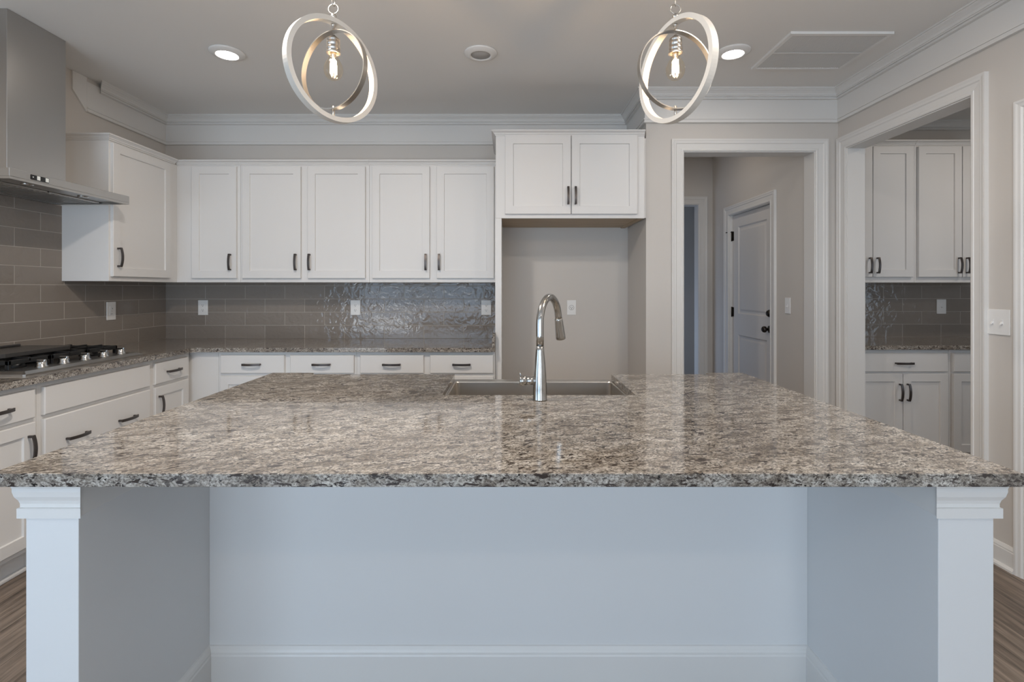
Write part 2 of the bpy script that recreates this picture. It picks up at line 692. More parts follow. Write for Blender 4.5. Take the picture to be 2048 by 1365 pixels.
D1 = (1.255, 2.186, 2.300)      # hall doorway: x0, x1, head
D2 = (2.545, 3.475, 2.300)      # pantry doorway: y0, y1, head
D3 = (1.40, 2.222, 2.095)       # door at the right edge
DH = (4.196, 4.976, 2.048)      # panel door in the hall
DE = (1.10, 2.045, 2.225)       # opening at the end of the hall
wall_y('wall_doorway', 1.09, XR, YD, YD + .12, [(D1[0] - .018, D1[1] + .018, 0, D1[2] + .018)])
wall_x('wall_right', -2.5, YD + .12, XR, XP, [(D2[0] - .018, D2[1] + .018, 0, D2[2] + .018), (D3[0] - .018, D3[1] + .018, 0, D3[2] + .018)])
wall_x('wall_hall_right', YD + .12, YH, XH, XH + .12, [(DH[0] - .018, DH[1] + .018, 0, DH[2] + .018)])
wall_y('wall_hall_end', XA, 2.9, YH, YH + .11, [(DE[0] - .018, DE[1] + .018, 0, DE[2] + .018)])
struct(MB().box(0.4, 2.9, 7.0, 7.1, 0, CEIL).build('wall_hall_room_end', 'wall_paint'))
struct(MB().box(2.8, 2.9, YH + .11, 7.0, 0, CEIL).build('wall_hall_room_right', 'wall_paint'))
struct(MB().box(0.4, 0.5, YH + .11, 7.0, 0, CEIL).build('wall_hall_room_left', 'wall_paint'))
struct(MB().box(2.36, XP, YD + .12, YP + .12, 0, CEIL).build('wall_pantry_left', 'wall_paint'))
struct(MB().box(XP, 5.3, YP, YP + .12, 0, CEIL).build('wall_pantry_back', 'wall_paint'))
struct(MB().box(5.2, 5.3, 1.7, YP, 0, CEIL).build('wall_pantry_right', 'wall_paint'))
wall_y('wall_pantry_front', XP, 5.3, 1.7, 1.8, [(4.0, 4.9, 0.75, 1.95)])
wall_y('wall_rear', -5.2, XR, -2.5, -2.4, [(-3.38, -1.90, 0.18, 2.2), (-1.80, -0.32, 0.18, 2.2), (0.55, 1.65, 0.65, 2.15)])


wall_x('wall_far_left', -2.5, 1.1, -5.3, -5.2, [(-1.8, 0.4, 0.18, 2.2)])  # opening made for the added side light


def window(k, x0, x1, z0, z1, y0, y1):
    f = MB()
    for q in ((x0, x0 + .05, z0, z1), (x1 - .05, x1, z0, z1), (x0, x1, z0, z0 + .05), (x0, x1, z1 - .05, z1),
              (x0, x1, (z0 + z1) / 2 - .02, (z0 + z1) / 2 + .02), ((x0 + x1) / 2 - .012, (x0 + x1) / 2 + .012, z0, z1)):
        f.box(q[0], q[1], y0, y1, q[2], q[3])
    w = struct(f.build('window_%d' % k, 'trim_white'))
    MB().box(x0 + .04, x1 - .04, (y0 + y1) / 2 - .003, (y0 + y1) / 2 + .003, z0 + .04, z1 - .04).build('pane', 'window_glass', w)


window(1, -3.38, -1.90, 0.18, 2.2, -2.47, -2.42)
window(2, -1.80, -0.32, 0.18, 2.2, -2.47, -2.42)
window(3, 0.55, 1.65, 0.65, 2.15, -2.47, -2.42)
wf = MB()  # unseen side window added to let light onto the island's right panel
for q in ((-1.8, -1.75, .18, 2.2), (.35, .4, .18, 2.2), (-1.8, .4, .18, .23), (-1.8, .4, 2.15, 2.2), (-.725, -.675, .18, 2.2)):
    wf.box(-5.27, -5.22, q[0], q[1], q[2], q[3])
w5 = struct(wf.build('window_5', 'trim_white'))
MB().box(-5.248, -5.242, -1.76, .36, .22, 2.16).build('pane', 'window_glass', w5)
window(4, 4.0, 4.9, 0.75, 1.95, 1.73, 1.78)

# ------------------------------------------------------------------ crown moulding and frieze
P_, C_ = 0.075, CEIL
CROWN = [(0.0, C_), (P_, C_), (P_, C_ - .009), (P_ - .007, C_ - .009), (P_ - .009, C_ - .014), (P_ - .020, C_ - .022),
         (P_ - .031, C_ - .034), (P_ - .036, C_ - .045), (.034, C_ - .046), (.034, C_ - .053), (.024, C_ - .053), (.024, C_ - .062),
         (.030, C_ - .062), (.030, C_ - .068), (.012, C_ - .070), (0.0, C_ - .070)]
CROWN_PATH = [(XL, 3.464), (XL, YB), (XA, YB), (XA, YD), (XR, YD), (XR, -2.4)]
struct(MB().sweep(CROWN_PATH, CROWN, 1, start=(1, -1)).build('trim_1', 'trim_white'))
FT = .012
FR = [(0.0, C_ - .03), (FT, C_ - .03), (FT, 2.537), (0.022, 2.537), (0.022, 2.530), (.016, 2.530), (.016, 2.514), (.020, 2.514), (.020, 2.508), (0.0, 2.508)]
mb = MB()
mb.sweep([(XL, 3.342), (XL, YB), (XA, YB), (XA, YD), (XR, YD), (XR, -2.4)], FR, 1)
fb = MB(lambda a, b, c: (c, a, b))
fb.poly([(3.235, C_ - .002), (3.235, 2.617), (3.341, 2.5085), (3.3425, 2.5085), (3.3425, C_ - .002)], XL, XL + FT - .0006)
tmp = bpy.data.meshes.new('t')
fb.bm.to_mesh(tmp)
mb.bm.from_mesh(tmp)
fb.bm.free()
struct(mb.build('trim_2', 'trim_white'))
# pantry crown above the tall cupboards
struct(MB().sweep([(XP, 3.0), (XP, YP), (5.2, YP)], CROWN, 1).build('trim_3', 'trim_white'))

# ------------------------------------------------------------------ door casings and jambs
CAS = [(0, 0), (0, .011), (.006, .014), (.016, .014), (.019, .011), (.050, .013), (.056, .018), (.068, .019), (.076, .022),
       (.085, .022), (.085, 0)]


def casing(k, f, a0, a1, head, wall_a, wall_b, jf, sides=3, back_cas=None):
    """cased opening; f maps (along, height, out) to the room, jf maps (along, through, height)"""
    mb = MB(f)
    path = [(a0 - .006, 0), (a0 - .006, head + .006), (a1 + .006, head + .006), (a1 + .006, 0)]
    mb.sweep(path, CAS, -1)
    t = struct(mb.build('trim_%d' % k, 'trim_white'))
    j = MB(jf)
    j.box(a0 - .018, a0, wall_a, wall_b, 0, head)
    j.box(a1, a1 + .018, wall_a, wall_b, 0, head)
    j.box(a0 - .018, a1 + .018, wall_a, wall_b, head, head + .018)
    bmesh.ops.remove_doubles(j.bm, verts=j.bm.verts[:], dist=1e-5)
    j.build('jamb', 'trim_white', t)
    return t


casing(4, lambda a, h, o: (a, YD - o, h), D1[0], D1[1], D1[2], YD - .002, YD + .122, lambda a, t, h: (a, t, h))
casing(5, lambda a, h, o: (XR - o, a, h), D2[0], D2[1], D2[2], XR - .002, XP + .002, lambda a, t, h: (t, a, h))
casing(6, lambda a, h, o: (XR - o, a, h), D3[0], D3[1], D3[2], XR - .002, XP + .002, lambda a, t, h: (t, a, h))
casing(7, lambda a, h, o: (XH - o, a, h), DH[0], DH[1], DH[2], XH - .002, XH + .122, lambda a, t, h: (t, a, h))
casing(8, lambda a, h, o: (a, YH - o, h), DE[0], DE[1], DE[2], YH - .002, YH + .112, lambda a, t, h: (a, t, h))


# ------------------------------------------------------------------ panel doors
def panel_door(name, f, u0, u1, z0, z1, o0, o1):
    """two-panel moulded door slab; f maps (along, out, height)"""
    mb = MB(f)

    def ring(x0, x1, a0, a1, o):
        return [(x0, o, a0), (x1, o, a0), (x1, o, a1), (x0, o, a1)]
    st = .115
    p_lo = (u0 + st, u1 - st, z0 + .20, z0 + .865)
    p_hi = (u0 + st, u1 - st, z0 + 1.07, z1 - .115)
    mb._add(ring(u0, u1, z0, z1, o0), [(0, 1, 2, 3)])
    # edges
    A = ring(u0, u1, z0, z1, o0)
    B = ring(u0, u1, z0, z1, o1)
    mb._add(A + B, [(i, (i + 1) % 4, 4 + (i + 1) % 4, 4 + i) for i in range(4)])
    # front field as strips round the panels
    def quad(x0, x1, a0, a1):
        mb._add(ring(x0, x1, a0, a1, o1), [(0, 1, 2, 3)])
    quad(u0, u0 + st, z0, z1)
    quad(u1 - st, u1, z0, z1)
    quad(u0 + st, u1 - st, z0, p_lo[2])
    quad(u0 + st, u1 - st, p_lo[3], p_hi[2])
    quad(u0 + st, u1 - st, p_hi[3], z1)
    for (x0, x1, a0, a1) in (p_lo, p_hi):
        rs = [ring(x0, x1, a0, a1, o1), ring(x0 + .012, x1 - .012, a0 + .012, a1 - .012, o1 - .011),
              ring(x0 + .026, x1 - .026, a0 + .026, a1 - .026, o1 - .011),
              ring(x0 + .045, x1 - .045, a0 + .045, a1 - .045, o1 - .004)]
        v = [p for q in rs for p in q]
        fs = []
        for i in range(3):
            for j in range(4):
                fs.append((i * 4 + j, i * 4 + (j + 1) % 4, i * 4 + 4 + (j + 1) % 4, i * 4 + 4 + j))
        fs.append((12, 13, 14, 15))
        mb._add(v, fs)
    bmesh.ops.remove_doubles(mb.bm, verts=mb.bm.verts[:], dist=1e-5)
    return struct(mb.build(name, 'door_paint'))


d1 = panel_door('door_1', lambda a, o, h: (XH + .03 - o, a, h), DH[0] + .004, DH[1] - .004, 0.012, DH[2] - .006, -.035, .0)
XF = XH + .03   # hall face of the door
MB().lathe((XF, 4.262, 1.113), [(0.0, -.030), (.016, -.030), (.024, -.024), (.031, -.010), (.033, 0.0)], 28, 'x').build('deadbolt', 'knob_bronze', d1)
kn = MB().lathe((XF, 4.262, 0.977), [(0.0, -.070), (.014, -.070), (.024, -.062), (.028, -.050), (.024, -.038), (.012, -.030),
                                    (.011, -.014), (.030, -.010), (.033, 0.0)], 28, 'x').build('door_knob', 'knob_bronze', d1)
for z in (1.80, 1.05, 0.25):
    h = MB()
    h.box(XF - .004, XF, DH[1] - .030, DH[1] - .002, z, z + .09)
    h.lathe((XF - .008, DH[1] - .001, z - .004), [(0, 0), (.007, 0), (.007, .098), (0, .098)], 12)
    hg = h.build('hinge', 'knob_bronze', d1)
    if z > 1.7:
        MB().tube([(XF - .012, DH[1] - .001, z + .085), (XF - .055, DH[1] + .03, z + .085)], .005, 10).build('hinge_stop', 'knob_bronze', hg)
d2 = panel_door('door_2', lambda a, o, h: (XR + .045 - o, a, h), D3[0] + .004, D3[1] - .004, 0.012, D3[2] - .006, -.035, .0)

# ------------------------------------------------------------------ baseboards
BASE = [(0, 0), (.026, 0), (.026, .010), (.020, .018), (.013, .020), (.013, .088), (.011, .092), (.011, .098), (.007, .108), (.004, .113), (0, .113)]
struct(MB().sweep([(XR, D2[0] - .092), (XR, D3[1] + .092)], BASE, 1).build('baseboard_right', 'trim_white'))
struct(MB().sweep([(XR, D3[0] - .092), (XR, -2.4)], BASE, 1).build('baseboard_right_rear', 'trim_white'))
struct(MB().sweep([(XA, YD), (D1[0] - .092, YD)], BASE, 1).build('baseboard_doorway', 'trim_white'))
struct(MB().sweep([(-.045, YB), (XA, YB), (XA, YD)], BASE, 1).build('baseboard_alcove', 'trim_white'))
struct(MB().sweep([(XH, YH), (XH, DH[1] + .092)], BASE, 1).build('baseboard_hall_far', 'trim_white'))
struct(MB().sweep([(XH, DH[0] - .092), (XH, YD + .12)], BASE, 1).build('baseboard_hall', 'trim_white'))


# ------------------------------------------------------------------ cabinet parts
def pull(f, parent, u, z, o, length=.125, vertical=True):
    """arched flat bar pull; f maps (u, out, z)"""
    L, w, t = length / 2, .0075, .0032
    N = 14
    verts, faces = [], []
    for i in range(N + 1):
        s = -L + 2 * L * i / N
        out = o + .022 + .011 * (1 - (s / L) ** 2)
        for (dw, dt) in ((-w, -t), (w, -t), (w, t), (-w, t)):
            if vertical:
                verts.append((u + dw, out + dt, z + s))
            else:
                verts.append((u + s, out + dt, z + dw))
    for i in range(N):
        for j in range(4):
            faces.append((i * 4 + j, i * 4 + (j + 1) % 4, i * 4 + 4 + (j + 1) % 4, i * 4 + 4 + j))
    faces += [(0, 1, 2, 3), (N * 4, N * 4 + 1, N * 4 + 2, N * 4 + 3)]
    mb = MB(f)
    mb._add(verts, faces)
    for s in (-L + .006, L - .006):
        if vertical:
            mb.box(u - .0055, u + .0055, o, o + .0225, z + s - .0055, z + s + .0055, .0015)
        else:
            mb.box(u + s - .0055, u + s + .0055, o, o + .0225, z - .0055, z + .0055, .0015)
    return mb.build('handle', 'handle_metal', parent)


DT = .020   # door thickness


def door(f, root, u0, u1, z0, z1, hu=None, hz=None, rail=.056):
    d = MB(f).shaker(u0, u1, z0, z1, .0005, DT, rail).build('door', 'cabinet_white', root)
    if hu is not None:
        pull(f, d, hu, hz, DT)
    return d


def drawer(f, root, u0, u1, z0, z1, pulls=(), hz=None):
    d = MB(f).shaker(u0, u1, z0, z1, .0005, DT, 0, 0, .004).build('drawer', 'cabinet_white', root)
    for p in pulls:
        pull(f, d, p, hz if hz else (z0 + z1) / 2, DT, vertical=False)
    return d


def body(f, root, u0, u1, depth, z0, z1):
    return MB(f).box(u0 + .0006, u1 - .0006, -depth, 0, z0, z1, .001).build('cabinet_body', 'cabinet_white', root)


def toe(f, root, u0, u1, depth):
    mb = MB(f)
    mb.box(u0 + .0006, u1 - .0006, -depth, -.055, 0, .113)
    mb.box(u0 + .0006, u1 - .0006, -.055, -.037, 0, .020, .006)
    return mb.build('toe_kick', 'cabinet_white', root)


# frames: back run faces -Y, left run faces +X
YU, YBs = YB - .315, YB - .629      # face planes of the back uppers and bases
XU, XBs = XL + .305, XL + .610      # face planes of the left upper and bases
FBU = lambda u, o, z: (u, YU - o, z)
FBB = lambda u, o, z: (u, YBs - o, z)
FLU = lambda u, o, z: (XU + o, u, z)
FLB = lambda u, o, z: (XBs + o, u, z)
TOPU, BOTU = 2.264, 1.372
MINI = [(0.0, 0.0), (.006, 0.0), (.006, .006), (.012, .010), (.014, .016), (.024, .025), (.030, .028), (.030, .036), (0.0, .036)]


def mini(z):
    return [(o, z + h) for o, h in MINI]


# left wall upper, beside the hood
G_UP = 'white wall cabinets of the kitchen'
c = thing('wall_cabinet', 'white single-door wall cabinet on the left wall beside the range hood', 'cabinet', (XL + .15, 3.42, BOTU), G_UP)
mb = MB(FLU)
mb.box(3.157, YU - .001, -.3045, 0, BOTU, TOPU, .001)
mb.build('cabinet_body', 'cabinet_white', c)
door(FLU, c, 3.170, 3.711, 1.402, 2.251, 3.205, 1.525)
MB().sweep([(XL + .001, 3.157), (XU, 3.157), (XU, YU - .032)], mini(TOPU), 1).build('crown', 'cabinet_white', c)

# corner cabinet + two double-door wall cabinets on the back wall
c = thing('wall_cabinet', 'narrow single-door white wall cabinet in the back left corner', 'cabinet', (-2.35, YU + .15, BOTU), G_UP)
body(FBU, c, XL + .002, -2.040, .314, BOTU, TOPU)
door(FBU, c, -2.403, -2.064, 1.4025, 2.251, -2.106, 1.525)
MB().sweep([(XU + .001, YU), (-2.0406, YU)], mini(TOPU), 1).build('crown', 'cabinet_white', c)
for (x0, x1, da, db, lab) in ((-2.040, -1.060, (-2.019, -1.576, -1.610), (-1.523, -1.087, -1.506), 'white double-door wall cabinet next to the narrow corner cabinet'),
                              (-1.060, -0.0945, (-1.034, -.5985, -.626), (-.545, -.110, -.525), 'white double-door wall cabinet ending at the tall white panel')):
    c = thing('wall_cabinet', lab, 'cabinet', ((x0 + x1) / 2, YU + .15, BOTU), G_UP)
    body(FBU, c, x0, x1, .314, BOTU, TOPU)
    door(FBU, c, da[0], da[1], 1.4025, 2.251, da[2], 1.525)
    door(FBU, c, db[0], db[1], 1.4025, 2.251, db[2], 1.525)
    MB().sweep([(x0 + .0006, YU), (x1 - .0006, YU)], mini(TOPU), 1).build('crown', 'cabinet_white', c)

# cabinet above the refrigerator space
YFr = 3.536
FF = lambda u, o, z: (u, YFr - o, z)
c = thing('refrigerator_cabinet', 'short deep white wall cabinet with two doors above the empty refrigerator alcove', 'cabinet', (.43, 3.83, 1.822), G_UP)
mb = MB(FF)
mb.box(-.090, .962, -.587, -.021, 1.840, 2.412)
mb.box(-.090, .962, -.020, 0, 1.822, 2.412, .001)
mb.build('cabinet_body', 'cabinet_white', c)
door(FF, c, -.023, .4385, 1.850, 2.402, .418, 1.978)
door(FF, c, .445, .908, 1.850, 2.402, .470, 1.978)
MB(FF).box(-.048, .960, -.586, -.021, 1.828, 1.8395).build('bottom_panel', 'raw_wood', c, label='unpainted tan wood underside')
MB(FF).box(.925, .960, -.586, -.021, 1.8225, 1.8278).build('bottom_cleat', 'raw_wood', c, label='unpainted wood strip under the right side')
MB().sweep([(-.090, YB - .02), (-.090, YFr), (.962, YFr)], mini(2.405), 1).build('crown', 'cabinet_white', c)
MB().box(.9625, XA - .0005, YFr + .041, YFr + .06, 1.83, 2.40).build('filler_strip', 'cabinet_white', c)
tag(MB().box(-.0935, -.049, YFr + .001, YB - .001, 0, 1.8215, .001).build('cabinet_side_panel', 'cabinet_white'),
    'tall white side panel between the wall cabinets and the refrigerator alcove', 'panel')

# base cabinets, left run
G_B = 'white base cabinets along the kitchen walls'
ZB0, ZB1 = .113, .883


def base_box(f, name, lab, u0, u1, depth=.607):
    loc = f((u0 + u1) / 2, -.3, 0)
    c = thing(name, lab, 'cabinet', loc, G_B)
    body(f, c, u0, u1, depth, ZB0, ZB1)
    toe(f, c, u0, u1, depth)
    return c


c = base_box(FLB, 'base_cabinet', 'white one-drawer base cabinet on the left wall nearest the back corner', 3.095, 3.475)
drawer(FLB, c, 3.118, 3.437, .724, .857, (3.278,))
door(FLB, c, 3.118, 3.437, .140, .704, 3.147, .588)
c = base_box(FLB, 'drawer_cabinet', 'wide white drawer cabinet under the gas cooktop', 2.350, 3.095)
drawer(FLB, c, 2.373, 3.072, .724, .857)
drawer(FLB, c, 2.373, 3.072, .434, .704, (2.545, 2.880), .577)
drawer(FLB, c, 2.373, 3.072, .140, .414, (2.545, 2.880), .277)
c = base_box(FLB, 'base_cabinet', 'white one-drawer base cabinet cut off by the left edge of the photo', 1.935, 2.350)
drawer(FLB, c, 1.959, 2.327, .724, .857, (2.143,))
door(FLB, c, 1.959, 2.327, .140, .704, 2.292, .588)
# base cabinets, back run
c = base_box(FBB, 'corner_cabinet', 'plain white corner base filler where the two counter runs meet', XL + .003, -2.025, .627)
for (x0, x1, dr, lab) in ((-2.025, -1.060, ((-2.004, -1.559), (-1.520, -1.075)), 'white two-drawer base cabinet beside the blind back corner'),
                          (-1.060, -.0945, ((-1.032, -.590), (-.546, -.106)), 'white two-drawer base cabinet beside the tall white panel')):
    c = base_box(FBB, 'base_cabinet', lab, x0, x1, .627)
    for k, (a, b) in enumerate(dr):
        drawer(FBB, c, a, b, .734, .860, ((a + b) / 2,))
        door(FBB, c, a, b, .140, .714, (b - .03 if k == 0 else a + .03), .60)

# L-shaped perimeter counter
ct = thing('perimeter_countertop', 'L-shaped speckled granite countertop along the left and back walls', 'countertop', (-2.5, 3.8, .884))
MB().poly([(XL + .001, 1.90), (XL + .65, 1.90), (XL + .65, 3.436), (XL + .671, 3.456), (-.0945, 3.456), (-.0945, YB - .001), (XL + .001, YB - .001)], .8845, .914).build('slab', 'granite', ct)
MB().box(-.114, -.0945, 3.472, YB - .012, .9145, 1.016, .001).build('side_splash', 'granite', ct)

# backsplashes
tag(MB().box(XL + .0105, -.0945, YB - .0105, YB - .0005, .9145, 1.3718).build('backsplash', 'tile_back'),
    'glossy taupe subway tile backsplash along the back wall', 'backsplash')
mb = MB(lambda a, b, c: (c, a, b))
mb.poly([(1.95, .9145), (YB - .0005, .9145), (YB - .0005, 1.3718), (3.1565, 1.3718), (3.1565, 1.845), (1.95, 1.845)], XL + .0005, XL + .010)
tag(mb.build('backsplash', 'tile_left'), 'taupe subway tile backsplash on the left wall rising to the range hood', 'backsplash')

# ------------------------------------------------------------------ cooktop
cy0, cy1, cx0, cx1 = 2.335, 3.100, -2.790, -2.262
ck = thing('gas_cooktop', 'stainless steel gas cooktop with five knobs on the left counter', 'cooktop', ((cx0 + cx1) / 2, (cy0 + cy1) / 2, .9142))
mb = MB()
lo = [(cx0, cy0), (cx1 - .008, cy0), (cx1, cy0 + .008), (cx1, cy1 - .008), (cx1 - .008, cy1), (cx0, cy1)]
hi = [(cx0 + .018, cy0 + .022), (cx1 - .030, cy0 + .026), (cx1 - .026, cy0 + .030), (cx1 - .026, cy1 - .030), (cx1 - .030, cy1 - .026), (cx0 + .018, cy1 - .022)]
v = [(x, y, .9145) for x, y in lo] + [(x, y, .921) for x, y in lo] + [(x, y, .932) for x, y in hi]
f = [tuple(range(6)), tuple(range(12, 18))]
for i in range(6):
    j = (i + 1) % 6
    f += [(i, j, 6 + j, 6 + i), (6 + i, 6 + j, 12 + j, 12 + i)]
mb._add(v, f)
mb.build('cooktop_tray', 'steel', ck)
for ky in (2.500, 2.626, 2.757, 2.885, 3.012):
    k = MB().lathe((-2.335, ky, .932), [(.026, 0), (.026, .004), (.021, .007), (.0205, .024), (.019, .027), (0, .027)], 24).build('knob', 'chrome', ck)
    MB().box(-2.356, -2.314, ky - .006, ky + .006, .9585, .970, .003).build('knob_grip', 'chrome', k)
for (bx, by, br) in ((-2.665, 2.50, .04), (-2.46, 2.50, .032), (-2.56, 2.718, .055), (-2.665, 2.935, .032), (-2.46, 2.935, .04)):
    MB().lathe((bx, by, .932), [(br * 1.25, 0), (br * 1.2, .008), (br, .010), (br, .020), (br * .9, .025), (0, .025)], 28).build('burner', 'cast_iron', ck)
for (g0, g1) in ((2.385, 2.600), (2.610, 2.825), (2.835, 3.050)):
    g = MB()
    x0, x1 = -2.762, -2.385
    for (a0, a1, b0, b1) in ((x0, x0 + .02, g0, g1), (x1 - .02, x1, g0, g1), (x0, x1, g0, g0 + .014), (x0, x1, g1 - .014, g1)):
        g.box(a0, a1, b0, b1, .956, .978, .003)
    gm = (g0 + g1) / 2
    g.box(x0, x1, gm - .006, gm + .006, .960, .984, .003)
    for gx in (-2.665, -2.573, -2.48):
        g.box(gx - .006, gx + .006, g0, g1, .960, .984, .003)
    for gx in (x0, x1 - .02):
        for gy in (g0, g1 - .014):
            g.box(gx, gx + .02, gy, gy + .014, .9322, .958, .002)
    g.build('grate', 'cast_iron', ck)
pl = MB()
pl.poly([(-2.74, 2.44), (-2.70, 2.41), (-2.475, 2.41), (-2.455, 2.44), (-2.455, 2.80), (-2.475, 2.825), (-2.70, 2.825), (-2.74, 2.80)], .9845, 1.004)
pl.box(-2.735, -2.72, 2.45, 2.79, 1.004, 1.016, .003)
tag(pl.build('griddle_plate', 'iron_plate'), 'flat black iron plate lying on top of the cooktop grates', 'plate')

# ------------------------------------------------------------------ range hood
hx, hy0, hy1, hz0, hz1 = -2.36, 2.364, 3.112, 1.846, 1.898
hd = thing('range_hood', 'stainless steel chimney range hood above the cooktop on the left wall', 'range hood', (XL + .24, (hy0 + hy1) / 2, hz0))
cm = MB()
cm.box(XL + .0105, hx, hy0, hy1, hz0 + .012, hz1, .0015)
cm.build('canopy', 'steel', hd)
rim = MB()
rim.box(hx - .02, hx - .0005, hy0 + .0005, hy1 - .0005, hz0, hz0 + .0118)
rim.box(XL + .011, XL + .03, hy0 + .0005, hy1 - .0005, hz0, hz0 + .0118)
rim.box(XL + .03, hx - .02, hy0 + .0005, hy0 + .02, hz0, hz0 + .0118)
rim.box(XL + .03, hx - .02, hy1 - .02, hy1 - .0005, hz0, hz0 + .0118)
bmesh.ops.remove_doubles(rim.bm, verts=rim.bm.verts[:], dist=1e-5)
rim.build('canopy_rim', 'steel', hd)
for (fy0, fy1) in ((2.40, 2.735), (2.745, 3.08)):
    fl = MB()
    fl.box(XL + .06, -2.52, fy0, fy1, hz0 + .004, hz0 + .0115, .002)
    for i in range(10):
        yy = fy0 + .02 + i * (fy1 - fy0 - .05) / 9
        fl.box(XL + .08, -2.54, yy, yy + .012, hz0 + .0015, hz0 + .0045)
    fl.build('filter', 'steel', hd)
for ly in (2.55, 2.885):
    MB().lathe((-2.455, ly, hz0 + .006), [(0, -.002), (.022, -.002), (.026, .001), (.026, .0058)], 20).build('hood_lamp', 'chrome', hd)
MB().box(XL + .0005, -2.530, 2.522, 2.857, hz1 + .0005, CEIL - .001, .0015).build('chimney', 'steel', hd)
dp = MB().box(hx, hx + .003, 2.470, 2.566, hz0 + .018, hz0 + .043, .001).build('control_panel', 'black_gloss', hd)
MB().box(hx + .003, hx + .0038, 2.500, 2.517, hz0 + .021, hz0 + .041).build('display', 'display_white', dp)
MB().box(hx + .003, hx + .0038, 2.546, 2.563, hz0 + .021, hz0 + .041).build('power_button', 'display_white', dp)
MB().box(hx + .003, hx + .0036, 2.477, 2.482, hz0 + .029, hz0 + .034).build('fan_button', 'display_white', dp)

# ------------------------------------------------------------------ island
isl = thing('kitchen_island', 'pale painted kitchen island base with open knee space and capped end walls', 'island', (0, 1.75, 0))
EL0, EL1, ER0, ER1, EF = -1.108, -.987, .987, 1.114, 1.148
CAPP = [(0.0, .8835), (.018, .8835), (.018, .874), (.0165, .870), (.0165, .862), (.014, .850), (.009, .840), (.007, .832), (.007, .824),
        (.011, .8225), (.011, .800), (0.0, .800)]
for (x0, x1, s) in ((EL0, EL1, -1), (ER0, ER1, 1)):
    w = MB().box(x0, x1, EF, 2.385, 0, .8835, .0015).build('end_wall', 'island_paint', isl)
    xo, xi = (x0, x1 + .004) if s < 0 else (x1, x0 - .004)
    MB().sweep([(xo, 2.385), (xo, EF), (xi, EF)], CAPP, -1 if s > 0 else 1, end=(-.85 * s, -1)).build('cap_moulding', 'trim_white', w)
    a, b = (x1, x1 + .004) if s < 0 else (x0 - .004, x0)
    MB().box(a, b, EF + .0005, 1.649, .800, .8835, .001).build('apron_board', 'trim_white', w)
MB().box(EL1 + .0005, ER0 - .0005, 1.650, 1.668, 0, .8835).build('knee_panel', 'island_paint', isl)
IB = [(0, 0), (.014, 0), (.014, .118), (.012, .123), (.012, .130), (.009, .138), (.004, .146), (0, .148)]
MB().sweep([(EL1, EF + .001), (EL1, 1.650), (ER0, 1.650), (ER0, EF + .001)], IB, 1).build('baseboard', 'trim_white', isl)
cb = MB()
cb.box(EL1 + .001, -.315, 1.669, 2.33, .11, .883)
cb.box(.545, ER0 - .001, 1.669, 2.33, .11, .883)
cb.box(-.315, .545, 1.669, 2.33, .11, .64)
cb.box(EL1 + .001, ER0 - .001, 1.669, 2.27, 0, .11)
bmesh.ops.remove_doubles(cb.bm, verts=cb.bm.verts[:], dist=1e-5)
cb.build('cabinet_body', 'cabinet_white', isl)
FI = lambda u, o, z: (u, 2.33 + o, z)
for (a, b, hu) in ((-.96, -.66, -.69), (-.64, -.34, -.61), (.57, .77, .74), (.78, .97, .81)):
    door(FI, isl, a, b, .14, .86, hu, .62)
door(FI, isl, -.30, .11, .14, .63, .08, .5)
door(FI, isl, .12, .53, .14, .63, .15, .5)

it = MB()
it.poly([(-1.149, 1.105), (1.141, 1.105), (1.141, 2.435), (.962, 2.435), (.962, 2.392), (.492, 2.392), (.492, 1.920), (-.257, 1.920),
         (-.257, 2.392), (-.948, 2.392), (-.948, 2.435), (-1.149, 2.435)], .884, .914)
bmesh.ops.bevel(it.bm, geom=it.bm.edges[:], offset=.0018, segments=2, affect='EDGES', profile=.5)
tag(it.build('island_countertop', 'granite'), 'wide polished granite slab topping the island, notched around the sink', 'countertop')

# apron-front sink
sk = thing('kitchen_sink', 'stainless steel apron-front sink set into the island', 'sink', (.117, 2.16, .65))
ox0, ox1, oy0, oy1 = -.290, .525, 1.895, 2.425
ix0, ix1, iy0, iy1, zt, zb, zo = -.252, .486, 1.925, 2.365, .8835, .672, .652


def rr(x0, x1, y0, y1, r, z, k=5):
    out = []
    for (cx, cy, a0) in ((x1 - r, y1 - r, 0), (x0 + r, y1 - r, 90), (x0 + r, y0 + r, 180), (x1 - r, y0 + r, 270)):
        for i in range(k + 1):
            a = radians(a0 + 90 * i / k)
            out.append((cx + r * cos(a), cy + r * sin(a), z))
    return out


rings = [rr(ox0, ox1, oy0, oy1, .01, zo), rr(ox0, ox1, oy0, oy1, .01, zt - .003), rr(ox0 + .002, ox1 - .002, oy0 + .002, oy1 - .002, .01, zt),
         rr(ix0, ix1, iy0, iy1, .02, zt), rr(ix0 + .002, ix1 - .002, iy0 + .002, iy1 - .002, .02, zt - .004),
         rr(ix0 + .004, ix1 - .004, iy0 + .004, iy1 - .004, .02, zb + .02), rr(ix0 + .02, ix1 - .02, iy0 + .02, iy1 - .02, .02, zb)]
K = len(rings[0])
v = [p for r in rings for p in r]
f = [tuple(range(K))]
for i in range(len(rings) - 1):
    for j in range(K):
        f.append((i * K + j, i * K + (j + 1) % K, (i + 1) * K + (j + 1) % K, (i + 1) * K + j))
f.append(tuple((len(rings) - 1) * K + j for j in range(K)))
MB()._add(v, f).build('basin', 'sink_steel', sk)
MB().lathe((.117, 2.145, zb), [(.055, 0), (.055, .003), (.045, .004), (.038, .001), (0, .001)], 28).build('drain', 'chrome', sk)

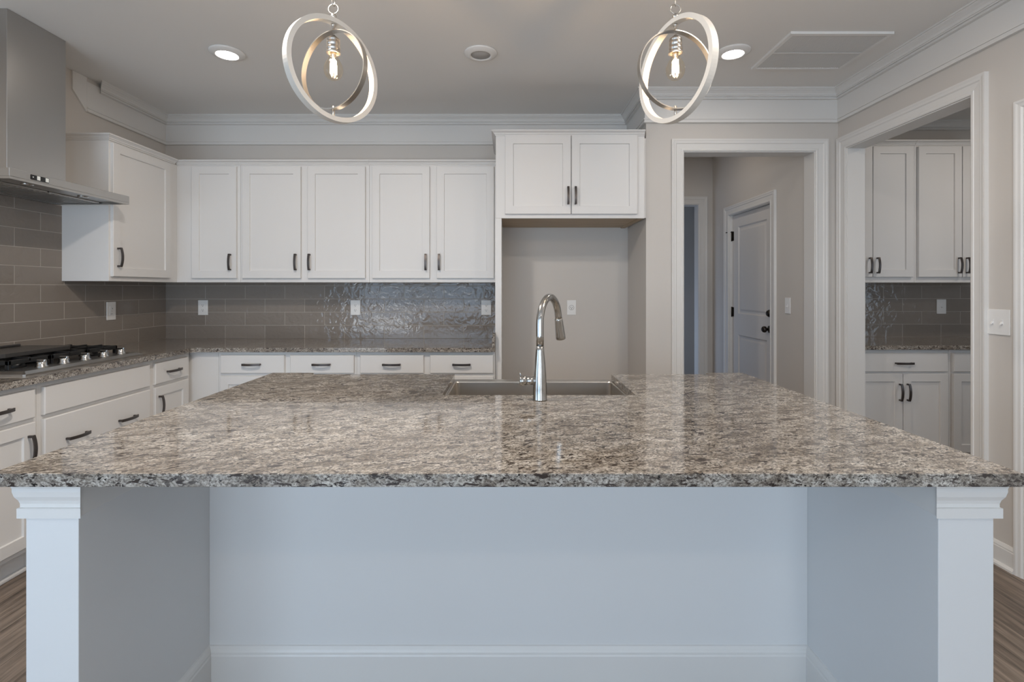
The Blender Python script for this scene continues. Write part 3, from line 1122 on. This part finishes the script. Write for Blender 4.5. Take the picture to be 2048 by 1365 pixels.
# faucet
fx, fy = .1157, 1.837
fc = thing('kitchen_faucet', 'stainless steel gooseneck faucet standing on the island in front of the sink', 'faucet', (fx, fy, .914))
MB().lathe((fx, fy, .914), [(.0262, 0), (.0262, .004), (.0256, .006), (.0252, .040), (.0240, .070), (.0222, .105), (.0196, .135), (.0172, .160),
                            (.0152, .182), (.0146, .1985), (0, .1985)], 40).build('body', 'faucet_steel', fc)
MB().lathe((fx, fy, 1.1126), [(.0128, 0), (.0128, .0022)], 32).build('seam_ring', 'slot_dark', fc)
ex, ey = .2060, 2.018
dirv = Vector((ex - fx, ey - fy, 0))
reach = dirv.length
dirv.normalize()
R = reach / 2 * .94
zc = 1.195
path = [Vector((fx, fy, 1.1148)), Vector((fx, fy, 1.15)), Vector((fx, fy, zc - .005))]
for i in range(1, 25):
    a = pi - (pi - .22) * i / 24
    path.append(Vector((fx, fy, zc)) + dirv * (R + R * cos(a)) + Vector((0, 0, 1)) * (R * sin(a) * 1.01))
last = path[-1]
tdir = (path[-1] - path[-2]).normalized()
path.append(last + tdir * .012)
MB().tube(path, .0140, 28).build('spout', 'faucet_steel', fc)
p0 = path[-1]
hp = [p0, p0 + tdir * .002, p0 + tdir * .012, p0 + tdir * .045, p0 + tdir * .075, p0 + tdir * .086, p0 + tdir * .088]
sh = MB().tube(hp, [.0150, .0158, .0162, .0182, .0200, .0200, .0188], 28).build('spray_head', 'faucet_steel', fc)
nrm = (dirv - tdir * dirv.dot(tdir)).normalized()
side = tdir.cross(nrm)
bt = MB()
pb = p0 + tdir * .020 + nrm * .0175
bt.tube([pb - tdir * .014, pb - tdir * .010, pb + tdir * .012, pb + tdir * .017], [.003, .0062, .0062, .003], 12)
bt.build('spray_button', 'slot_dark', sh)
hz = .985
ha = MB().lathe((fx - .020, fy, hz), [(0, 0), (.0150, 0), (.0150, -.0285), (.0142, -.0290)], 28, 'x').build('handle_stem', 'faucet_steel', fc)
hb = MB().lathe((fx - .0500, fy, hz), [(0, 0), (.0150, 0), (.0182, -.001), (.0186, -.020), (.0176, -.0245), (0, -.0245)], 28, 'x').build('handle', 'faucet_steel', fc)
MB().tube([(fx - .070, fy, hz + .014), (fx - .0725, fy + .002, hz + .026), (fx - .074, fy + .004, hz + .030)], .0026, 10).build('lever_pin', 'faucet_steel', hb)

# ------------------------------------------------------------------ outlets and switches


def plate(f, name, lab, u, z, kind, w=.072, h=.116, group=None):
    c = thing(name, lab, 'switch' if 'switch' in name else 'outlet', f(u, 0, z), group)
    p = MB(f).box(u - w / 2, u + w / 2, .0003, .0055, z - h / 2, z + h / 2, .002).build('cover_plate', 'plastic_white', c)
    if kind == 'duplex':
        for dz in (-.020, .020):
            s = MB(lambda a, b, cc: f(a, b, cc))
            pts = []
            k = 20
            vv, ff = [], []
            for o in (.0055, .0075):
                for i in range(k):
                    a = 2 * pi * i / k
                    vv.append((u + .0165 * cos(a), o, z + dz + max(-.013, min(.013, .0165 * sin(a)))))
            ff = [tuple(range(k)), tuple(range(k, 2 * k))] + [(i, (i + 1) % k, k + (i + 1) % k, k + i) for i in range(k)]
            s._add(vv, ff)
            so = s.build('socket', 'plastic_white', c)
            sl = MB(f)
            sl.box(u - .0075, u - .0050, .0075, .0080, z + dz - .003, z + dz + .006)
            sl.box(u + .0050, u + .0075, .0075, .0080, z + dz - .002, z + dz + .005)
            sl.box(u - .0025, u + .0025, .0075, .0080, z + dz - .011, z + dz - .006)
            sl.build('slots', 'slot_dark', so)
    elif kind == 'single':
        vv = []
        k = 24
        s = MB(f)
        for r, o in ((.0215, .0055), (.0215, .0065), (.018, .0065), (.018, .0048)):
            for i in range(k):
                a = 2 * pi * i / k
                vv.append((u + r * cos(a), o, z + r * sin(a)))
        ff = []
        for q in range(3):
            ff += [(q * k + i, q * k + (i + 1) % k, (q + 1) * k + (i + 1) % k, (q + 1) * k + i) for i in range(k)]
        ff.append(tuple(range(3 * k, 4 * k)))
        s._add(vv, ff)
        so = s.build('socket', 'lens_grey', c)
        sl = MB(f)
        sl.box(u - .0080, u - .0050, .0056, .0066, z - .003, z + .007)
        sl.box(u + .0050, u + .0080, .0056, .0066, z - .002, z + .006)
        sl.box(u - .0030, u + .0030, .0056, .0066, z - .013, z - .007)
        sl.build('slots', 'slot_dark', so)
    elif kind == 'decora':
        s = MB(f).box(u - .0165, u + .0165, .0055, .0075, z - .033, z + .033, .0015).build('rocker', 'plastic_white', c)
        sl = MB(f)
        sl.box(u + .004, u + .0075, .0075, .0080, z + .012, z + .021)
        sl.box(u - .010, u + .0075, .0075, .0080, z - .022, z - .020)
        sl.box(u + .001, u + .004, .0075, .0080, z - .003, z + .001)
        sl.build('slots', 'slot_dark', s)
    elif kind == 'toggle2':
        for du in (-.023, .023):
            t = MB(f)
            t.box(u + du - .005, u + du + .005, .0050, .0070, z - .012, z + .012, .001)
            v0 = [(u + du - .004, .0065, z - .006), (u + du + .004, .0065, z - .006), (u + du + .004, .0065, z + .004), (u + du - .004, .0065, z + .004),
                  (u + du - .0035, .018, z - .0125), (u + du + .0035, .018, z - .0125), (u + du + .0035, .018, z - .008), (u + du - .0035, .018, z - .008)]
            t._add(v0, [(0, 1, 2, 3), (4, 5, 6, 7), (0, 1, 5, 4), (1, 2, 6, 5), (2, 3, 7, 6), (3, 0, 4, 7)])
            t.build('toggle', 'plastic_white', c)
    elif kind == 'toggle':
        t = MB(f)
        t.box(u - .005, u + .005, .0050, .0070, z - .012, z + .012, .001)
        t.box(u - .0035, u + .0035, .006, .017, z - .010, z - .003, .001)
        t.build('toggle', 'plastic_white', c)
    return c


FB = lambda u, o, z: (u, YB - .0105 - o, z)
FW = lambda u, o, z: (u, YB - o, z)
G_O = 'white outlets on the back wall'
plate(FB, 'wall_outlet', 'white duplex outlet on the back tile near the left corner', -2.511, 1.168, 'duplex', .080, .122, G_O)
plate(FB, 'wall_outlet', 'white duplex outlet in the middle of the back tile, second from the corner', -1.258, 1.168, 'duplex', .080, .122, G_O)
plate(FB, 'wall_outlet', 'white duplex outlet on the back tile beside the tall white panel', -.1835, 1.168, 'duplex', .080, .122, G_O)
plate(FW, 'wall_outlet', 'white single-socket outlet on the painted wall inside the refrigerator alcove', .519, 1.168, 'single', .074, .122, G_O)
plate(lambda u, o, z: (XL + .010 + o, u, z), 'wall_outlet', 'white flat-faced outlet on the left wall tile', 3.545, 1.166, 'decora', .080, .128)
plate(lambda u, o, z: (XR - o, u, z), 'light_switch', 'white double toggle light switch on the right wall', 2.405, 1.163, 'toggle2', .118, .122)
plate(lambda u, o, z: (XH - o, u, z), 'light_switch', 'white light switch in the hall beside the panel door', 3.935, 1.190, 'toggle', .075, .125)
plate(lambda u, o, z: (u, YP - .0105 - o, z), 'light_switch', 'white light switch on the pantry tile', 3.674, 1.172, 'toggle', .080, .122)

# ------------------------------------------------------------------ pendants
def pendant(x, lab, phi_o, phi_i):
    y, zc_ = 1.80, 2.110
    t = thing('pendant_light', lab, 'pendant light', (x, y, 1.92), 'orb pendants over the island')
    ro, ri = .1845, .1415

    def ring(name, r_out, rad, ax, phi, mat):
        mb = MB()
        c_, s_ = cos(phi), sin(phi)
        N = 96
        vv, ff = [], []
        for i in range(N):
            a = 2 * pi * i / N
            for (r, h) in ((r_out, -ax / 2), (r_out, ax / 2), (r_out - rad, ax / 2), (r_out - rad, -ax / 2)):
                u = r * cos(a)
                vv.append((x + u * c_ - h * s_, y + u * s_ + h * c_, zc_ + r * sin(a)))
        for i in range(N):
            i2 = (i + 1) % N
            for j in range(4):
                j2 = (j + 1) % 4
                ff.append((i * 4 + j, i * 4 + j2, i2 * 4 + j2, i2 * 4 + j))
        mb._add(vv, ff)
        return mb.build(name, mat, t)
    ring('outer_ring', ro, .017, .028, phi_o, 'ring_wash')
    ring('inner_ring', ri, .0035, .022, phi_i, 'nickel')
    MB().tube([(x, y, zc_ - ro + .014), (x, y, zc_ - ri + .012)], .0045, 12).build('pivot_pin', 'nickel', t)
    MB().lathe((x, y, zc_ + ri - .004), [(0, 0), (.0045, 0), (.0045, .020), (.008, .022), (.008, .028), (.0045, .030), (.0045, .046), (.010, .050), (.011, .058), (.006, .066), (0, .067)], 16).build('stem', 'nickel', t)
    # loop and chain
    zl = zc_ + ro + .036
    mb = MB()
    pts = [(x + .018 * cos(a), y + .002 * sin(a), zl + .018 * sin(a)) for a in [2 * pi * i / 20 for i in range(21)]]
    mb.tube(pts, .0022, 8, caps=False)
    bmesh.ops.remove_doubles(mb.bm, verts=mb.bm.verts[:], dist=1e-5)
    mb.build('hanging_loop', 'nickel', t)
    ch = MB()
    z = zl + .016 - .0045
    k = 0
    while z < CEIL - .05:
        L_, W_ = .0165, .0075
        pts = []
        for i in range(21):
            a = 2 * pi * i / 20
            px, pz = W_ * cos(a), (L_ - W_) * (1 if sin(a) > 0 else -1) * (0 if abs(sin(a)) < 1e-6 else 1) + W_ * sin(a)
            if k % 2:
                pts.append((x + px, y, z + L_ + pz))
            else:
                pts.append((x + px * .35, y + px * .93, z + L_ + pz))
        ch.tube(pts, .0020, 6, caps=False)
        z += 2 * L_ - .0045
        k += 1
    ch.build('chain', 'nickel', t)
    MB().lathe((x, y, CEIL), [(0, 0), (.062, 0), (.062, -.012), (.05, -.020), (.012, -.026), (.008, -.050), (0, -.051)], 32).build('canopy', 'nickel', t)
    # socket, bulb
    so = MB().lathe((x, y, 2.170), [(0, .066), (.006, .066), (.012, .060), (.022, .052), (.0225, .046), (.020, .043), (.0225, .040), (.0225, .030),
                                   (.019, .027), (.023, .023), (.0235, .014), (.020, .011), (.0240, .007), (.0255, .000), (.017, .000), (.016, .01), (0, .01)], 32).build('socket', 'nickel', t)
    MB().lathe((x, y, 2.170), [(.0135, .008), (.0140, -.004), (.0165, -.014), (.0225, -.025), (.0290, -.037), (.0330, -.050), (.0338, -.060), (.0318, -.072),
                              (.0260, -.084), (.0170, -.092), (.007, -.0958), (0, -.0963)], 36).build('bulb', 'bulb_glass', t)
    MB().lathe((x, y, 2.170), [(.0105, .006), (.0105, -.006), (.006, -.014), (.003, -.022), (0, -.022)], 16).build('bulb_neck', 'nickel', t)
    for q in range(4):
        a = pi / 4 + q * pi / 2
        MB().tube([(x + .0085 * cos(a), y + .0085 * sin(a), 2.146), (x + .0105 * cos(a), y + .0105 * sin(a), 2.098)], .0026, 8).build('filament', 'filament', t)


pendant(-.630, 'left hanging orb pendant light, its wide pale ring leaning to the lower right', radians(53), radians(-22))
pendant(.601, 'right hanging orb pendant light, its wide pale ring leaning to the lower left', radians(-66), radians(10))


# ------------------------------------------------------------------ ceiling lights, vent
def downlight(x, y, lab, mat):
    t = thing('ceiling_light', lab, 'ceiling light', (x, y, CEIL - .022), 'round recessed ceiling lights')
    MB().lathe((x, y, CEIL - .0005), [(.094, 0), (.098, -.003), (.098, -.007), (.093, -.011), (.068, -.021), (.061, -.021), (.058, -.016), (.058, 0)], 48, close=True).build('trim_ring', 'plastic_white', t)
    MB().lathe((x, y, CEIL - .0005), [(0, -.016), (.0575, -.016), (.0575, -.010), (0, -.010)], 40).build('lens', mat, t)


downlight(-1.683, 2.99, 'glowing round ceiling light left of the left pendant', 'lens_lit')
downlight(1.338, 2.98, 'glowing round ceiling light beside the square ceiling vent', 'lens_lit')
downlight(-.167, 2.995, 'unlit round white ceiling light between the two pendants', 'lens_grey')

vt = thing('ceiling_vent', 'white square slatted air return vent in the ceiling', 'vent', (1.84, 2.975, CEIL - .015))
vx0, vx1, vy0, vy1 = 1.553, 2.122, 2.750, 3.203
mb = MB()
for (a0, a1, b0, b1) in ((vx0, vx1, vy0, vy0 + .022), (vx0, vx1, vy1 - .022, vy1), (vx0, vx0 + .022, vy0 + .022, vy1 - .022), (vx1 - .022, vx1, vy0 + .022, vy1 - .022)):
    mb.box(a0, a1, b0, b1, CEIL - .014, CEIL - .0005)
bmesh.ops.remove_doubles(mb.bm, verts=mb.bm.verts[:], dist=1e-5)
mb.build('frame', 'plastic_white', vt)
MB().box(vx0 + .022, vx1 - .022, vy0 + .022, vy1 - .022, CEIL - .003, CEIL - .0008).build('duct_backing', 'slot_dark', vt)
mb = MB()
ns = 44
for i in range(ns):
    xx = vx0 + .028 + (vx1 - vx0 - .056) * i / (ns - 1)
    v0 = []
    for yy in (vy0 + .022, vy1 - .022):
        v0 += [(xx - .004, yy, CEIL - .004), (xx - .0025, yy, CEIL - .004), (xx + .0045, yy, CEIL - .0125), (xx + .003, yy, CEIL - .0125)]
    mb._add(v0, [(0, 1, 2, 3), (4, 5, 6, 7), (0, 1, 5, 4), (1, 2, 6, 5), (2, 3, 7, 6), (3, 0, 4, 7)])
mb.build('slats', 'vent_white', vt)
MB().box(vx0 + .022, vx1 - .022, (vy0 + vy1) / 2 - .006, (vy0 + vy1) / 2 + .006, CEIL - .0145, CEIL - .0128).build('cross_bar', 'plastic_white', vt)

# ------------------------------------------------------------------ pantry
YPU, YPB = YP - .341, YP - .630
FPU = lambda u, o, z: (u, YPU - o, z)
FPB = lambda u, o, z: (u, YPB - o, z)
for (x0, x1, da, db, lab) in ((XP + .002, 3.180, (2.530, 2.838, 2.812), (2.844, 3.158, 2.872), 'tall white pantry wall cabinet closest to the doorway wall'),
                              (3.180, 3.905, (3.199, 3.536, 3.508), (3.542, 3.884, 3.570), 'tall white pantry wall cabinet partly hidden behind the near door casing')):
    c = thing('pantry_wall_cabinet', lab, 'cabinet', ((x0 + x1) / 2, YPU + .15, BOTU), 'pantry wall cabinets')
    body(FPU, c, x0, x1, .340, BOTU, 2.447)
    door(FPU, c, da[0], da[1], 1.415, 2.435, da[2], 1.505)
    door(FPU, c, db[0], db[1], 1.415, 2.435, db[2], 1.505)
    MB().sweep([(x0 + .001, YPU), (x1 - .001, YPU)], mini(2.447), 1).build('crown', 'cabinet_white', c)
for (x0, x1, lab) in ((XP + .002, 3.194, 'white pantry base cabinet with one wide drawer over two doors'),
                      (3.194, 3.93, 'white pantry base cabinet partly hidden behind the near door casing')):
    c = thing('pantry_base_cabinet', lab, 'cabinet', ((x0 + x1) / 2, YPB + .3, 0), 'pantry base cabinets')
    body(FPB, c, x0, x1, .628, ZB0, ZB1)
    toe(FPB, c, x0, x1, .628)
    a, b = x0 + .02, x1 - .02
    md = 2.849 if x0 < 3 else (a + b) / 2
    if x0 < 3:
        a = 2.524
    drawer(FPB, c, a, b, .723, .858, (md,), .786)
    door(FPB, c, a, md - .003, .140, .709, md - .028, .577)
    door(FPB, c, md + .003, b, .140, .709, md + .028, .577)
tag(MB().box(XP + .001, 3.94, YPB - .035, YP - .001, .8845, .914, .002).build('pantry_countertop', 'granite'),
    'speckled granite countertop in the pantry', 'countertop')
tag(MB().box(XP + .001, 3.93, YP - .0105, YP - .0005, .9145, 1.3718).build('backsplash', 'tile_pantry'),
    'dark taupe tile backsplash in the pantry seen through the right doorway', 'backsplash')
